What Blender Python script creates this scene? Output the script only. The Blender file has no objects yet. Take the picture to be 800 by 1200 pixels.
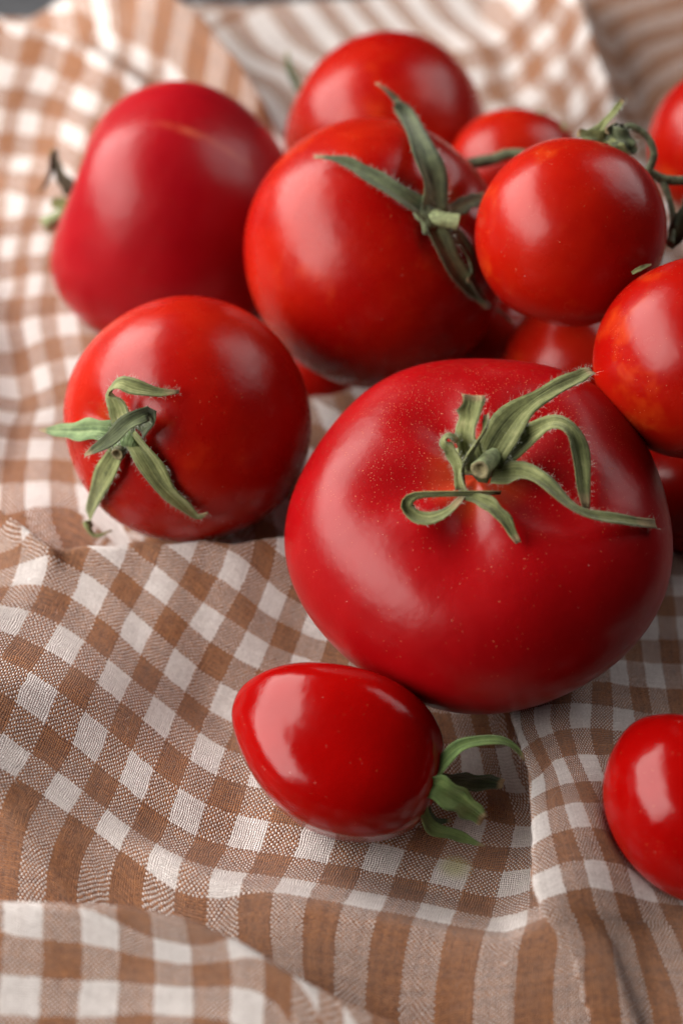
import bpy, bmesh, math, random
import numpy as np
from mathutils import Vector

random.seed(7); rng = np.random.default_rng(7)
S = 0.01                                   # all lengths below are written in centimetres
sc = bpy.context.scene
COL = sc.collection

# ------------------------------------------------------------------ camera
cam = bpy.data.cameras.new('camera'); camo = bpy.data.objects.new('camera', cam); COL.objects.link(camo)
camo.location = (0, -20.0739*S, 25.2943*S)
camo.rotation_euler = (math.radians(90-48), 0, 0)
cam.sensor_fit = 'VERTICAL'; cam.sensor_height = 36; cam.lens = 45
cam.clip_start = .02; cam.clip_end = 30
cam.dof.use_dof = True; cam.dof.focus_distance = 27.8*S; cam.dof.aperture_fstop = 6.3; cam.dof.aperture_blades = 9
sc.camera = camo

# ------------------------------------------------------------------ world and lamps (studio softboxes)
w = bpy.data.worlds.new('World'); sc.world = w; w.use_nodes = True
w.node_tree.nodes['Background'].inputs[0].default_value = (.86, .9, 1, 1)
w.node_tree.nodes['Background'].inputs[1].default_value = .012
def softbox(name, loc, aim, sx, sy, power, colour, spin=0):
    l = bpy.data.lights.new(name, 'AREA'); l.shape = 'RECTANGLE'; l.size = sx*S; l.size_y = sy*S; l.energy = power; l.color = colour
    o = bpy.data.objects.new(name, l); COL.objects.link(o); o.location = Vector(loc)*S
    q = (Vector(aim)-Vector(loc)).to_track_quat('-Z', 'Y'); e = q.to_euler(); o.rotation_euler = e
    o.rotation_euler.rotate_axis('Z', math.radians(spin))
    return o
softbox('softbox_key', (-42, 8, 34), (2, 3, 2), 100, 38, 12.3, (1, .955, .91))
softbox('softbox_side', (46, 36, 44), (4, 6, 3), 44, 44, 2.1, (1, .97, .96))

sc.view_settings.view_transform = 'Standard'; sc.view_settings.look = 'None'
sc.view_settings.exposure = 0; sc.view_settings.gamma = 1; sc.view_settings.use_curve_mapping = False
sc.render.engine = 'CYCLES'
sc.cycles.max_bounces = 8

# ------------------------------------------------------------------ measured data (centimetres)
# fruit: centre, equator radius, axis towards the stem, polar/equator ratio, (lobes, amount), (dimple depth, width), taper, tip, skin, seed
TOM = {
    'beefsteak': [[3.104, -0.8906, 3.4092], 4.3207, [-0.1097, -0.1819, 0.9772], 0.66, (5, 0.022), (0.16, 0.48), 0.02, 0.0, 'crimson', 1],
    'round_low': [[-3.8067, 2.9624, 3.1107], 3.0754, [-0.5309, -0.6375, 0.5583], 0.97, (4, 0.012), (0.1, 0.34), 0.0, 0.0, 'scarlet', 2],
    'round_high': [[0.928, 8.3841, 4.0901], 3.6159, [0.5472, -0.3404, 0.7646], 0.95, (5, 0.012), (0.12, 0.34), 0.0, 0.0, 'scarlet', 3],
    'oxheart': [[-5.1216, 13.1137, 1.8896], 4.0865, [-0.9617, 0.1896, 0.1979], 0.93, (5, 0.03), (0.16, 0.42), 0.04, 0.0, 'rose', 4],
    'round_rear': [[1.4267, 17.7888, 1.793], 3.4786, [-0.8355, 0.4675, 0.2887], 0.95, (4, 0.012), (0.1, 0.35), 0.0, 0.0, 'scarlet', 5],
    'small_rear': [[5.3863, 14.3264, 2.7124], 2.1374, [0.2169, 0.7254, 0.6532], 0.95, (4, 0.01), (0.1, 0.35), 0.0, 0.0, 'scarlet', 6],
    'vine_top': [[5.518, 5.6759, 6.765], 2.2881, [0.2678, 0.643, 0.7175], 0.99, (4, 0.006), (0.06, 0.3), 0.0, 0.0, 'orange', 7],
    'vine_far': [[11.55, 13.9085, 4.0854], 2.2992, [0.3586, 0.1331, 0.924], 0.98, (4, 0.008), (0.08, 0.3), 0.0, 0.0, 'orange', 8],
    'vine_near': [[8.0704, 1.9928, 6.0054], 2.3213, [-0.2845, 0.8109, 0.5114], 0.99, (4, 0.006), (0.06, 0.3), 0.0, 0.0, 'orange', 9],
    'under_vine': [[6.5333, 6.2241, 1.876], 2.1434, [0.3586, -0.0357, 0.9328], 0.97, (4, 0.01), (0.08, 0.3), 0.0, 0.0, 'scarlet', 10],
    'wedged': [[-0.8885, 9.2633, -1.0391], 1.8705, [0.3586, -0.0357, 0.9328], 0.97, (4, 0.01), (0.08, 0.3), 0.0, 0.0, 'scarlet', 11],
    'sunk': [[4.7616, 8.3563, 0.8355], 1.4154, [0.3586, -0.0357, 0.9328], 0.97, (4, 0.01), (0.08, 0.3), 0.0, 0.0, 'scarlet', 15],
    'under_near': [[9.0403, 2.6391, 0.8011], 1.5903, [0.3586, -0.0357, 0.9328], 0.97, (4, 0.01), (0.08, 0.3), 0.0, 0.0, 'scarlet', 12],
    'plum': [[0.0181, -5.7136, 1.6905], 1.832, [0.9549, -0.2824, -0.092], 1.21, (4, 0.09), (0.07, 0.35), 0.05, 0.11, 'glossy', 13],
    'plum_edge': [[7.0893, -7.1592, 1.9364], 1.6645, [0.466, -0.8235, -0.3235], 1.18, (4, 0.012), (0.05, 0.3), -0.02, 0.05, 'glossy', 14],
}
RIDGES = [
    ([[-14.037, 1.51, 1.8], [-9.754, 1.366, 1.8], [-8.4, 0.911, 1.8], [-6.971, -0.151, 1.85], [-6.271, 0.012, 1.88], [-5.55, 0.022, 1.9], [-4.848, 0.185, 1.9], [-4.113, 0.049, 1.9], [-3.302, 0.213, 1.9], [-2.572, 0.077, 1.9], [-1.864, 0.311, 1.85], [-1.351, 0.409, 1.8], [0.419, 0.314, 1.4], [2.535, 0.185, 0.9]], 4.0, 0.6, (0, 0.0), 0),
    ([[-9.497, -10.404, 3.0], [-7.304, -10.366, 3.1], [-6.359, -10.399, 3.1], [-4.004, -10.465, 3.1], [-2.896, -10.647, 3.05], [-1.939, -11.039, 2.95], [-0.841, -11.614, 2.8], [0.228, -11.993, 2.65], [0.986, -12.205, 2.5], [2.324, -12.836, 2.2]], 9.0, 0.8, (0.1, 0.75), 0),
    ([[-9.444, -5.086, 0.7], [-7.429, -5.695, 0.8], [-6.208, -6.354, 0.85], [-4.435, -7.419, 0.95], [-2.593, -8.338, 1.05], [-0.852, -8.827, 1.1], [0.506, -9.163, 1.15], [1.84, -9.458, 1.2], [3.311, -9.748, 1.3], [4.179, -9.348, 1.35], [5.117, -8.712, 1.2], [6.174, -8.791, 0.9], [7.658, -9.179, 0.8]], 6.5, 1.6, (0, 0.15), 0),
    ([[3.374, -2.335, 0.8], [4.099, -3.985, 1.3], [4.407, -4.893, 1.5], [4.645, -5.834, 1.65], [4.631, -7.261, 1.7], [4.397, -8.695, 1.6], [4.373, -9.35, 1.3], [4.479, -9.866, 0.7]], 0.38, 4.2, (-0.75, 0), 1),
    ([[-15.959, 24.185, 3.2], [-11.47, 23.053, 3.2], [-9.7, 22.389, 3.1], [-8.132, 21.103, 2.9], [-6.709, 19.996, 2.5], [-4.993, 19.224, 1.4]], 3.0, 4.0, (0, 0), 0),
    ([[-8.632, 28.229, 3.4], [-6.865, 24.908, 3.4], [-5.314, 23.071, 3.3], [-3.89, 21.083, 2.8], [-2.898, 19.669, 2.2], [-2.287, 19.173, 1.4]], 4.5, 0.9, (0.5, 0.3), 0),
    ([[8.056, 30.082, 2.7], [8.836, 26.86, 2.7], [8.994, 23.662, 2.5], [9.316, 20.99, 2.0], [9.498, 19.066, 1.0]], 2.4, 2.0, (0, 0), 0),
    ([[-10.314, 3.098, 0.9], [-10.637, 5.936, 1.0], [-11.174, 9.234, 1.0], [-12.378, 12.934, 0.7]], 1.6, 1.6, (0, 0), 0),
    ([[-8.995, 1.171, 2.2], [-8.315, 0.821, 2.15], [-7.729, 0.367, 2.1], [-6.861, -0.338, 1.85]], 0.5, 0.4, (0, 0), 0),
    ([[-10.874, -0.396, 1.6], [-9.224, -2.859, 2.8], [-8.035, -4.806, 3.0], [-7.669, -6.207, 2.6], [-8.531, -6.989, 1.2]], 3.0, 5.6, (0, 0), 0),
]
CTL = [
    [-5.49, -0.11, 0, 0, 'a'],
    [-4.3, -0.74, 2, 0, 'a'],
    [-3.25, -1.44, 4, 0, 'a'],
    [-2.13, -1.93, 6, 0, 'a'],
    [-5.98, -0.95, 0, 2, 'a'],
    [-4.93, -1.79, 2, 2, 'a'],
    [-3.88, -2.49, 4, 2, 'a'],
    [-2.76, -3.05, 6, 2, 'a'],
    [-7.45, -0.46, -2, 2, 'a'],
    [-6.33, -2.63, 0, 4, 'a'],
    [-5.14, -3.4, 2, 4, 'a'],
    [-4.16, -3.82, 4, 4, 'a'],
    [-7.66, -2.28, -2, 4, 'a'],
    [-6.54, -4.59, 0, 6, 'a'],
    [-3.88, -0.04, 2, -2, 'a'],
    [-2.48, -0.46, 4, -2, 'a'],
    [-1.71, -1.02, 6, -2, 'a'],
    [-3.04, -4.8, 6, 4, 'a'],
    [-5.42, -5.08, 2, 6, 'a'],
    [-4.44, -5.71, 4, 6, 'a'],
    [-3.32, -6.41, 6, 6, 'a'],
    [-1.99, -6.69, 8, 6, 'a'],
    [-6.82, -6.2, 0, 8, 'a'],
    [-5.77, -6.69, 2, 8, 'a'],
    [-4.72, -7.32, 4, 8, 'a'],
    [-3.6, -8.02, 6, 8, 'a'],
    [-6.68, -7.25, 1, 9.6, 'a'],
    [-5.56, -7.74, 3, 9.7, 'a'],
    [-4.44, -8.09, 5, 9.2, 'a'],
    [-5.7, -8.37, 3, 11.0, 'a'],
    [-2.9, -10.61, 7, 9.6, 'a'],
    [-1.71, -9.21, 9, 9.6, 'a'],
    [-5.84, -10.75, 2, 14, 'a'],
    [-4.44, -10.75, 4, 14, 'a'],
    [-3.04, -10.89, 6, 14, 'a'],
    [-1.71, -11.03, 8, 14, 'a'],
    [-5.84, -11.73, 2, 16, 'a'],
    [-4.44, -11.8, 4, 16, 'a'],
    [-3.11, -11.8, 6, 16, 'a'],
    [-1.71, -12.01, 8, 16, 'a'],
    [-5.07, -11.24, 3, 15, 'a'],
    [-3.74, -11.31, 5, 15, 'a'],
    [-2.41, -11.45, 7, 15, 'a'],
    [-1.15, -11.59, 9, 15, 'a'],
    [-0.94, -8.37, 10, 8, 'a'],
    [0.53, -8.65, 12, 8, 'a'],
    [1.93, -8.65, 14, 8, 'a'],
    [3.33, -9.14, 16, 8, 'a'],
    [-0.52, -6.97, 10, 6, 'a'],
    [0.88, -7.11, 12, 6, 'a'],
    [2.35, -7.25, 14, 6, 'a'],
    [3.68, -7.74, 16, 6, 'a'],
    [-1.78, -9.21, 9, 9.4, 'a'],
    [-0.45, -9.49, 11, 9.7, 'a'],
    [0.95, -9.7, 13, 9.7, 'a'],
    [2.28, -9.91, 15, 9.7, 'a'],
    [-0.52, -10.26, 11, 11.2, 'a'],
    [0.81, -10.47, 13, 11.2, 'a'],
    [2.14, -10.61, 15, 11.2, 'a'],
    [0.67, -12.08, 13, 12.2, 'a'],
    [2.14, -11.03, 15, 12.0, 'a'],
    [5.15, -5.78, 20, 4, 'a'],
    [4.8, -4.8, 20, 2, 'a'],
    [5.64, -4.31, 22, 2, 'a'],
    [6.55, -4.24, 24, 2, 'a'],
    [5.78, -6.06, 22, 4, 'a'],
    [6.55, -2.63, 24, 0, 'a'],
    [7.46, -2.49, 26, 0, 'a'],
    [6.13, -3.47, 23, 1, 'a'],
    [6.97, -3.47, 25, 1, 'a'],
    [5.36, -5.22, 21, 3, 'a'],
    [5.99, -5.15, 23, 3, 'a'],
    [4.94, -6.55, 19, 5, 'a'],
    [4.73, -7.46, 18, 6, 'a'],
    [5.43, -6.97, 20, 6, 'a'],
    [5.15, -7.74, 19, 7, 'a'],
    [4.73, -8.79, 18, 8, 'a'],
    [5.71, -8.37, 20, 8, 'a'],
    [6.2, -8.72, 22, 8, 'a'],
    [3.75, -9.98, 17, 9.6, 'a'],
    [5.22, -9.35, 19, 9.7, 'a'],
    [5.01, -10.61, 19, 12, 'a'],
    [5.92, -9.35, 21, 9.8, 'a'],
    [6.34, -10.54, 21, 12, 'a'],
    [3.68, -10.82, 17, 12, 'a'],
    [3.12, -4.66, 14, 2, 'a'],
    [2.77, -6.13, 14, 4, 'a'],
    [3.96, -6.55, 16, 4, 'a'],
    [4.66, -6.2, 16, 2, 'a'],
    [3.61, -5.78, 15, 3, 'a'],
    [-2.48, -0.46, 4, -2, 'a'],
    [-1.71, -1.02, 6, -2, 'a'],
    [-0.59, -1.58, 8, -2, 'a'],
    [-0.94, -2.07, 8, 0, 'a'],
    [-8.08, 3.18, -2, -2, 'a'],
    [-7.31, 2.27, -1, -1, 'a'],
    [-8.01, 0.59, -3, -1, 'a'],
    [-8.92, 4.09, -3, -3, 'a'],
    [-7.66, 4.16, -1, -3, 'a'],
    [-8.29, 5.0, -2, -4, 'a'],
    [-9.06, 5.7, -3, -5, 'a'],
    [-8.43, 6.19, -2, -6, 'a'],
    [-8.78, 6.68, -3, -7, 'a'],
    [-8.15, 7.31, -1, -7, 'a'],
    [-8.78, 7.94, -2, -8, 'a'],
    [-9.55, 7.17, -4, -8, 'a'],
    [-9.55, 8.85, -3, -9, 'a'],
    [-8.64, 9.34, -1, -9, 'a'],
    [-9.48, 10.25, -2, -10, 'a'],
    [-10.11, 9.27, -4, -10, 'a'],
    [-10.18, 11.16, -3, -11, 'a'],
    [-9.69, 12.28, -2, -12, 'a'],
    [-10.53, 12.14, -4, -12, 'a'],
    [-10.32, 13.33, -3, -13, 'a'],
    [-9.97, 14.59, -2, -14, 'a'],
    [-10.81, 14.24, -4, -14, 'a'],
    [-10.39, 15.71, -3, -15, 'a'],
    [-10.95, 16.27, -4, -16, 'a'],
    [-10.53, 17.95, -3, -17, 'a'],
    [-11.37, 19.35, -4, -18, 'a'],
    [-10.39, 19.91, -3, -19, 'a'],
    [-11.93, 20.33, -5, -19, 'a'],
    [-11.23, 20.82, -4, -20, 'a'],
    [-9.41, 19.77, -2, -20, 'a'],
    [-10.32, 20.96, -3, -21, 'a'],
    [-11.65, 21.45, -5, -21, 'a'],
    [-10.53, 21.59, -4, -22, 'a'],
    [-9.13, 20.47, -2, -22, 'a'],
    [-10.88, 22.29, -5, -23, 'a'],
    [-9.41, 21.38, -3, -23, 'a'],
    [-7.8, 20.26, -1, -23, 'a'],
    [-11.51, 22.92, -6, -24, 'a'],
    [-9.76, 22.57, -4, -24, 'a'],
    [-8.15, 21.03, -2, -24, 'a'],
    [-7.17, 20.26, 0, -24, 'a'],
    [-12.0, 28.87, -5, -25, 'a'],
    [-9.76, 25.86, -3, -25, 'a'],
    [-11.16, 28.38, -4, -26, 'a'],
    [-8.99, 25.44, -2, -26, 'a'],
    [-7.52, 23.13, 0, -26, 'a'],
    [-6.26, 21.87, 2, -26, 'a'],
    [-6.68, 23.41, 1, -28, 'a'],
    [-5.28, 22.01, 3, -28, 'a'],
    [-3.95, 20.75, 5, -28, 'a'],
    [-8.15, 25.23, -1, -28, 'a'],
    [7.88, 27.4, 41, -25, 'b'],
    [8.37, 24.67, 43, -25, 'b'],
    [6.97, 27.33, 41, -23, 'b'],
    [7.32, 25.16, 43, -23, 'b'],
    [5.85, 26.56, 41, -21, 'b'],
    [5.78, 24.11, 43, -21, 'b'],
    [7.95, 22.43, 45, -23, 'b'],
    [-3.32, 27.05, 32, -11, 'b'],
    [-0.03, 29.36, 33, -15, 'b'],
    [-2.62, 24.39, 35, -9, 'b'],
    [-2.41, 30.13, 29, -13, 'b'],
    [3.47, 29.64, 38, -20, 'b'],
    [3.33, 27.12, 40, -18, 'b'],
    [8.86, 23.06, 45, -26.5, 'b'],
    [9.28, 20.68, 47, -26, 'b'],
    [12.5, 29.71, 43.5, -29, 'b'],
    [12.08, 27.05, 46, -29, 'b'],
    [11.87, 23.9, 49, -29, 'b'],
    [10.05, 18.72, 53, -26, 'b'],
    [13.48, 29.15, 44.5, -30.5, 'b'],
    [12.78, 25.23, 48.5, -30.5, 'b'],
]
BORDER = [
    [-13.75, 60.15],
    [-6.1267, 25.4899],
    [-4.5976, 23.5666],
    [-3.3045, 21.4951],
    [-2.4411, 19.9999],
    [-1.8064, 18.9489],
    [-1.5, 12.0],
    [4.0, 10.0],
    [7.5, 4.5],
    [30.0, 4.0],
]
SEPALS = [
    ('beefsteak', 'sepal', 'pale', [[-0.312, -0.763, 2.788, 0.437, -0.109, -0.213, 0.971, 0], [-0.469, -0.445, 3.144, 0.504, -0.127, -0.123, 0.984, 15], [-0.495, -0.341, 3.594, 0.518, -0.122, -0.041, 0.992, 20], [-0.457, -0.228, 3.92, 0.496, -0.109, 0.034, 0.993, 0], [-0.441, 0.008, 4.125, 0.438, -0.1, 0.125, 0.987, -20]]),
    ('beefsteak', 'sepal', 'pale', [[-0.562, -1.226, 2.526, 0.213, -0.149, -0.297, 0.943, 50], [-0.657, -1.02, 2.94, 0.25, -0.157, -0.222, 0.962, 55], [-0.449, -0.81, 3.288, 0.287, -0.12, -0.154, 0.981, 60], [-0.198, -0.608, 3.746, 0.266, -0.071, -0.063, 0.995, 60], [-0.139, -0.347, 3.926, 0.19, -0.056, 0.01, 0.998, 60]]),
    ('beefsteak', 'sepal', 'pale', [[-0.619, -1.174, 2.586, 0.232, -0.157, -0.283, 0.946, 20], [-0.7, -0.926, 2.957, 0.25, -0.164, -0.207, 0.965, 30], [-0.843, -0.672, 3.203, 0.269, -0.183, -0.138, 0.973, 40], [-0.989, -0.572, 3.36, 0.25, -0.204, -0.098, 0.974, 50], [-0.911, -0.501, 3.444, 0.211, -0.19, -0.078, 0.979, 20], [-0.736, -0.564, 3.352, 0.115, -0.164, -0.105, 0.981, 0]]),
    ('beefsteak', 'sepal', 'pale', [[-0.067, -0.566, 2.699, 0.685, -0.074, -0.202, 0.977, 0], [0.22, -0.113, 3.038, 0.803, -0.024, -0.098, 0.995, 0], [0.73, 0.463, 3.287, 0.513, 0.07, 0.039, 0.997, -10], [1.277, 0.838, 3.446, 0.357, 0.194, 0.184, 0.964, -20], [1.851, 1.218, 3.451, 0.325, 0.2, 0.1, 0.97, -15], [2.075, 1.366, 3.45, 0.292, 0.2, 0.1, 0.97, -5], [2.284, 1.502, 3.438, 0.194, 0.2, 0.1, 0.97, 0]]),
    ('beefsteak', 'sepal', 'pale', [[0.135, -0.529, 2.718, 0.489, -0.043, -0.196, 0.98, 0], [0.618, -0.217, 2.973, 0.568, 0.038, -0.121, 0.992, 0], [1.007, -0.055, 3.229, 0.39, 0.112, -0.052, 0.992, -15], [1.329, -0.128, 3.465, 0.329, 0.184, -0.011, 0.983, -20], [1.61, -0.307, 3.397, 0.386, 0.236, -0.04, 0.971, 0], [1.759, -0.609, 3.084, 0.425, 0.249, -0.133, 0.959, 0], [1.847, -1.132, 2.715, 0.328, 0.256, -0.255, 0.932, 0], [1.895, -1.546, 2.396, 0.154, 0.264, -0.347, 0.9, 0]]),
    ('beefsteak', 'sepal', 'pale', [[-0.001, -0.828, 2.626, 0.448, -0.064, -0.244, 0.968, 0], [0.532, -0.928, 2.787, 0.483, 0.022, -0.239, 0.971, 0], [0.954, -1.288, 2.927, 0.458, 0.098, -0.266, 0.959, 20], [1.402, -1.683, 2.732, 0.38, 0.18, -0.334, 0.925, 35], [1.883, -1.82, 2.512, 0.286, 0.273, -0.369, 0.889, 30], [2.635, -1.761, 2.258, 0.269, 0.444, -0.366, 0.818, 20], [3.441, -1.454, 1.827, 0.216, 0.681, -0.311, 0.663, 10]]),
    ('beefsteak', 'sepal', 'pale', [[-0.574, -1.342, 2.594, 0.192, -0.149, -0.303, 0.941, 0], [-0.183, -1.629, 2.65, 0.324, -0.087, -0.337, 0.937, 10], [0.156, -1.93, 2.519, 0.304, -0.033, -0.391, 0.92, 20], [0.465, -2.341, 2.245, 0.114, 0.018, -0.473, 0.881, 0]]),
    ('beefsteak', 'sepal', 'pale', [[0.159, -1.298, 2.627, 0.096, -0.037, -0.302, 0.952, 70], [-0.443, -1.374, 2.709, 0.125, -0.127, -0.296, 0.947, 70], [-1.076, -1.422, 2.738, 0.153, -0.224, -0.287, 0.931, 70], [-1.62, -1.41, 2.644, 0.192, -0.313, -0.28, 0.908, 60], [-1.788, -1.5, 2.44, 0.289, -0.344, -0.308, 0.887, 40], [-1.614, -1.656, 2.294, 0.308, -0.317, -0.35, 0.881, 20], [-1.267, -1.791, 2.327, 0.307, -0.26, -0.373, 0.891, 20], [-0.917, -1.695, 2.456, 0.268, -0.203, -0.355, 0.912, 30], [-0.607, -1.38, 2.576, 0.154, -0.154, -0.309, 0.938, 30]]),
    ('round_low', 'sepal', 'pale', [[-1.154, -2.153, 1.716, 0.439, -0.395, -0.717, 0.574, 0], [-1.171, -1.938, 2.128, 0.548, -0.408, -0.616, 0.673, 0], [-1.308, -1.768, 2.385, 0.435, -0.461, -0.522, 0.717, 10], [-1.379, -1.741, 2.586, 0.247, -0.496, -0.462, 0.735, 40], [-1.113, -1.741, 2.845, 0.32, -0.416, -0.438, 0.797, 10], [-0.776, -1.871, 2.802, 0.356, -0.301, -0.507, 0.808, 0], [-0.292, -1.884, 2.703, 0.221, -0.135, -0.557, 0.819, 0], [0.169, -1.822, 2.646, 0.062, 0.02, -0.563, 0.826, 0]]),
    ('round_low', 'sepal', 'green', [[-1.276, -2.113, 1.677, 0.377, -0.434, -0.704, 0.562, 0], [-1.739, -2.022, 1.651, 0.516, -0.593, -0.627, 0.506, -10], [-2.564, -1.537, 1.137, 0.374, -0.88, -0.394, 0.266, -15], [-3.531, -0.67, 0.338, 0.054, -0.978, -0.186, 0.094, 0]]),
    ('round_low', 'sepal', 'dark', [[-0.731, -2.296, 1.856, 0.311, -0.264, -0.75, 0.607, 0], [-0.466, -2.347, 2.198, 0.37, -0.189, -0.719, 0.669, 30], [-0.453, -2.379, 2.532, 0.305, -0.198, -0.668, 0.718, 20], [-0.793, -2.558, 2.493, 0.377, -0.318, -0.68, 0.661, 0], [-1.186, -2.739, 2.229, 0.342, -0.454, -0.706, 0.544, 0], [-1.615, -2.78, 1.854, 0.234, -0.6, -0.695, 0.397, 0], [-1.989, -2.696, 1.519, 0.05, -0.732, -0.633, 0.252, 0]]),
    ('round_low', 'sepal', 'pale', [[-0.978, -2.272, 1.676, 0.375, -0.34, -0.754, 0.562, 0], [-0.628, -2.654, 1.468, 0.548, -0.233, -0.851, 0.471, 5], [-0.269, -2.976, 0.877, 0.465, -0.117, -0.953, 0.279, 10], [0.145, -3.13, 0.364, 0.304, 0.019, -0.995, 0.101, 10], [0.455, -3.169, -0.018, 0.154, 0.121, -0.992, -0.044, 20], [0.714, -3.228, 0.168, 0.051, 0.202, -0.979, -0.02, 0]]),
    ('round_low', 'sepal', 'pale', [[-1.294, -2.333, 1.343, 0.378, -0.439, -0.774, 0.456, 0], [-1.589, -2.547, 0.835, 0.546, -0.543, -0.801, 0.252, 0], [-2.007, -2.391, -0.17, 0.405, -0.686, -0.72, -0.108, -10], [-2.36, -2.011, -1.294, 0.311, -0.703, -0.599, -0.385, -20], [-2.379, -2.254, -1.474, 0.23, -0.662, -0.627, -0.41, -30], [-2.214, -2.375, -1.612, 0.149, -0.611, -0.655, -0.445, -20], [-1.856, -2.225, -1.599, 0.041, -0.561, -0.672, -0.483, 0]]),
    ('round_high', 'sepal', 'dark', [[1.352, -1.745, 2.643, 0.665, 0.408, -0.492, 0.769, 0], [1.314, -1.266, 3.098, 0.739, 0.402, -0.32, 0.858, 0], [1.071, -0.393, 3.556, 0.625, 0.341, -0.022, 0.94, 10], [0.677, 2.012, 3.164, 0.473, 0.178, 0.528, 0.83, 15], [0.277, 2.23, 3.6, 0.314, 0.065, 0.525, 0.848, 10], [-0.039, 2.323, 3.804, 0.078, -0.009, 0.521, 0.853, 0]]),
    ('round_high', 'sepal', 'dark', [[1.199, -1.867, 2.64, 0.516, 0.368, -0.524, 0.768, 0], [0.524, -1.721, 3.103, 0.468, 0.19, -0.456, 0.87, 0], [-0.132, -1.337, 3.333, 0.381, 0.011, -0.357, 0.934, 10], [-0.644, -0.961, 3.452, 0.295, -0.133, -0.246, 0.96, 20], [-1.086, -0.757, 3.508, 0.163, -0.261, -0.155, 0.953, 20], [-1.606, -0.657, 3.486, 0.074, -0.416, -0.067, 0.907, 0]]),
    ('round_high', 'sepal', 'dark', [[1.311, -2.011, 2.477, 0.59, 0.397, -0.562, 0.725, 0], [1.689, -2.504, 1.898, 0.548, 0.499, -0.668, 0.552, 0], [2.137, -2.62, 1.205, 0.45, 0.619, -0.697, 0.362, -10], [2.519, -2.57, 0.694, 0.274, 0.725, -0.66, 0.2, -10], [2.762, -2.717, 0.378, 0.046, 0.806, -0.591, 0.017, 0]]),
    ('round_high', 'sepal', 'dry', [[2.283, -2.601, 1.283, 0.3, 0.662, -0.659, 0.358, 20], [2.631, -2.641, 0.654, 0.122, 0.762, -0.631, 0.148, 30], [3.356, -1.176, -0.972, 0.097, 0.91, -0.319, -0.264, 30], [3.716, -1.43, -1.146, 0.032, 0.897, -0.345, -0.277, 0]]),
    ('round_high', 'sepal', 'dark', [[1.66, -1.674, 2.505, 0.371, 0.489, -0.473, 0.733, 0], [2.212, -1.202, 2.488, 0.39, 0.639, -0.313, 0.703, 10], [2.722, -0.605, 2.303, 0.229, 0.782, -0.098, 0.615, 0]]),
    ('round_high', 'sepal', 'dark', [[1.735, -1.946, 2.254, 0.371, 0.509, -0.545, 0.666, 0], [2.201, -2.16, 1.779, 0.389, 0.636, -0.572, 0.518, 10], [2.327, -2.497, 1.389, 0.27, 0.674, -0.63, 0.387, 20], [2.215, -2.749, 1.258, 0.12, 0.645, -0.685, 0.339, 0]]),
    ('plum', 'sepal', 'fresh', [[1.713, -0.883, 0.349, 0.228, -0.0, -0.669, 0.743, 20], [1.954, -0.704, 0.51, 0.285, -0.0, -0.669, 0.743, 30], [2.195, -0.476, 0.716, 0.285, -0.0, -0.669, 0.743, 30], [2.485, -0.293, 0.813, 0.263, -0.0, -0.669, 0.743, 30], [2.935, -0.167, 0.791, 0.206, -0.0, -0.669, 0.743, 30], [3.345, -0.136, 0.684, 0.173, -0.0, -0.669, 0.743, 30], [3.624, -0.192, 0.5, 0.115, -0.0, -0.669, 0.743, 20], [3.803, -0.331, 0.24, 0.035, -0.0, -0.669, 0.743, 0]]),
    ('plum', 'sepal', 'darkfresh', [[1.818, -0.705, 0.172, 0.23, -0.0, -0.669, 0.743, -20], [2.162, -0.628, 0.04, 0.463, -0.0, -0.669, 0.743, -30], [2.587, -0.506, -0.187, 0.49, -0.0, -0.669, 0.743, -35], [3.059, -0.424, -0.382, 0.424, -0.0, -0.669, 0.743, -30], [3.424, -0.42, -0.512, 0.177, -0.0, -0.669, 0.743, 0]]),
    ('plum', 'sepal', 'fresh', [[1.69, -0.982, 0.461, 0.34, -0.0, -0.669, 0.743, 0], [1.983, -1.105, 0.418, 0.554, -0.0, -0.669, 0.743, 10], [2.344, -1.185, 0.144, 0.523, -0.0, -0.669, 0.743, 15], [2.649, -1.232, -0.167, 0.436, -0.0, -0.669, 0.743, 0], [2.93, -1.306, -0.436, 0.265, -0.0, -0.669, 0.743, 0]]),
    ('plum', 'sepal', 'fresh', [[1.679, -1.152, 0.174, 0.148, -0.0, -0.669, 0.743, 30], [1.653, -1.412, -0.061, 0.25, -0.0, -0.669, 0.743, 40], [1.9, -1.537, -0.442, 0.275, -0.0, -0.669, 0.743, 20], [2.336, -1.519, -0.695, 0.243, -0.0, -0.669, 0.743, 20], [2.662, -1.539, -0.915, 0.163, -0.0, -0.669, 0.743, 10], [2.995, -1.578, -1.085, 0.023, -0.0, -0.669, 0.743, 0]]),
    ('plum', 'sepal', 'darkfresh', [[1.752, -1.067, -0.153, 0.115, -0.0, -0.669, 0.743, 30], [1.803, -1.199, -0.406, 0.139, -0.0, -0.669, 0.743, 30], [1.996, -1.216, -0.691, 0.128, -0.0, -0.669, 0.743, 20], [2.282, -1.144, -0.761, 0.082, -0.0, -0.669, 0.743, 0]]),
    ('vine_top', 'sepal', 'pale', [[0.452, 1.922, 1.529, 0.203, -0.0, -0.669, 0.743, 0], [0.702, 1.947, 1.619, 0.238, -0.0, -0.669, 0.743, 20], [0.925, 2.084, 1.809, 0.202, -0.0, -0.669, 0.743, 40], [1.147, 2.25, 2.026, 0.178, -0.0, -0.669, 0.743, 30], [1.27, 2.366, 2.197, 0.107, -0.0, -0.669, 0.743, 0]]),
    ('vine_top', 'sepal', 'pale', [[1.065, 1.84, 1.522, 0.238, -0.0, -0.669, 0.743, 0], [0.775, 1.687, 1.587, 0.356, -0.0, -0.669, 0.743, 20], [0.446, 1.625, 1.665, 0.307, -0.0, -0.669, 0.743, -20], [0.154, 1.631, 1.737, 0.177, -0.0, -0.669, 0.743, 10]]),
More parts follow.
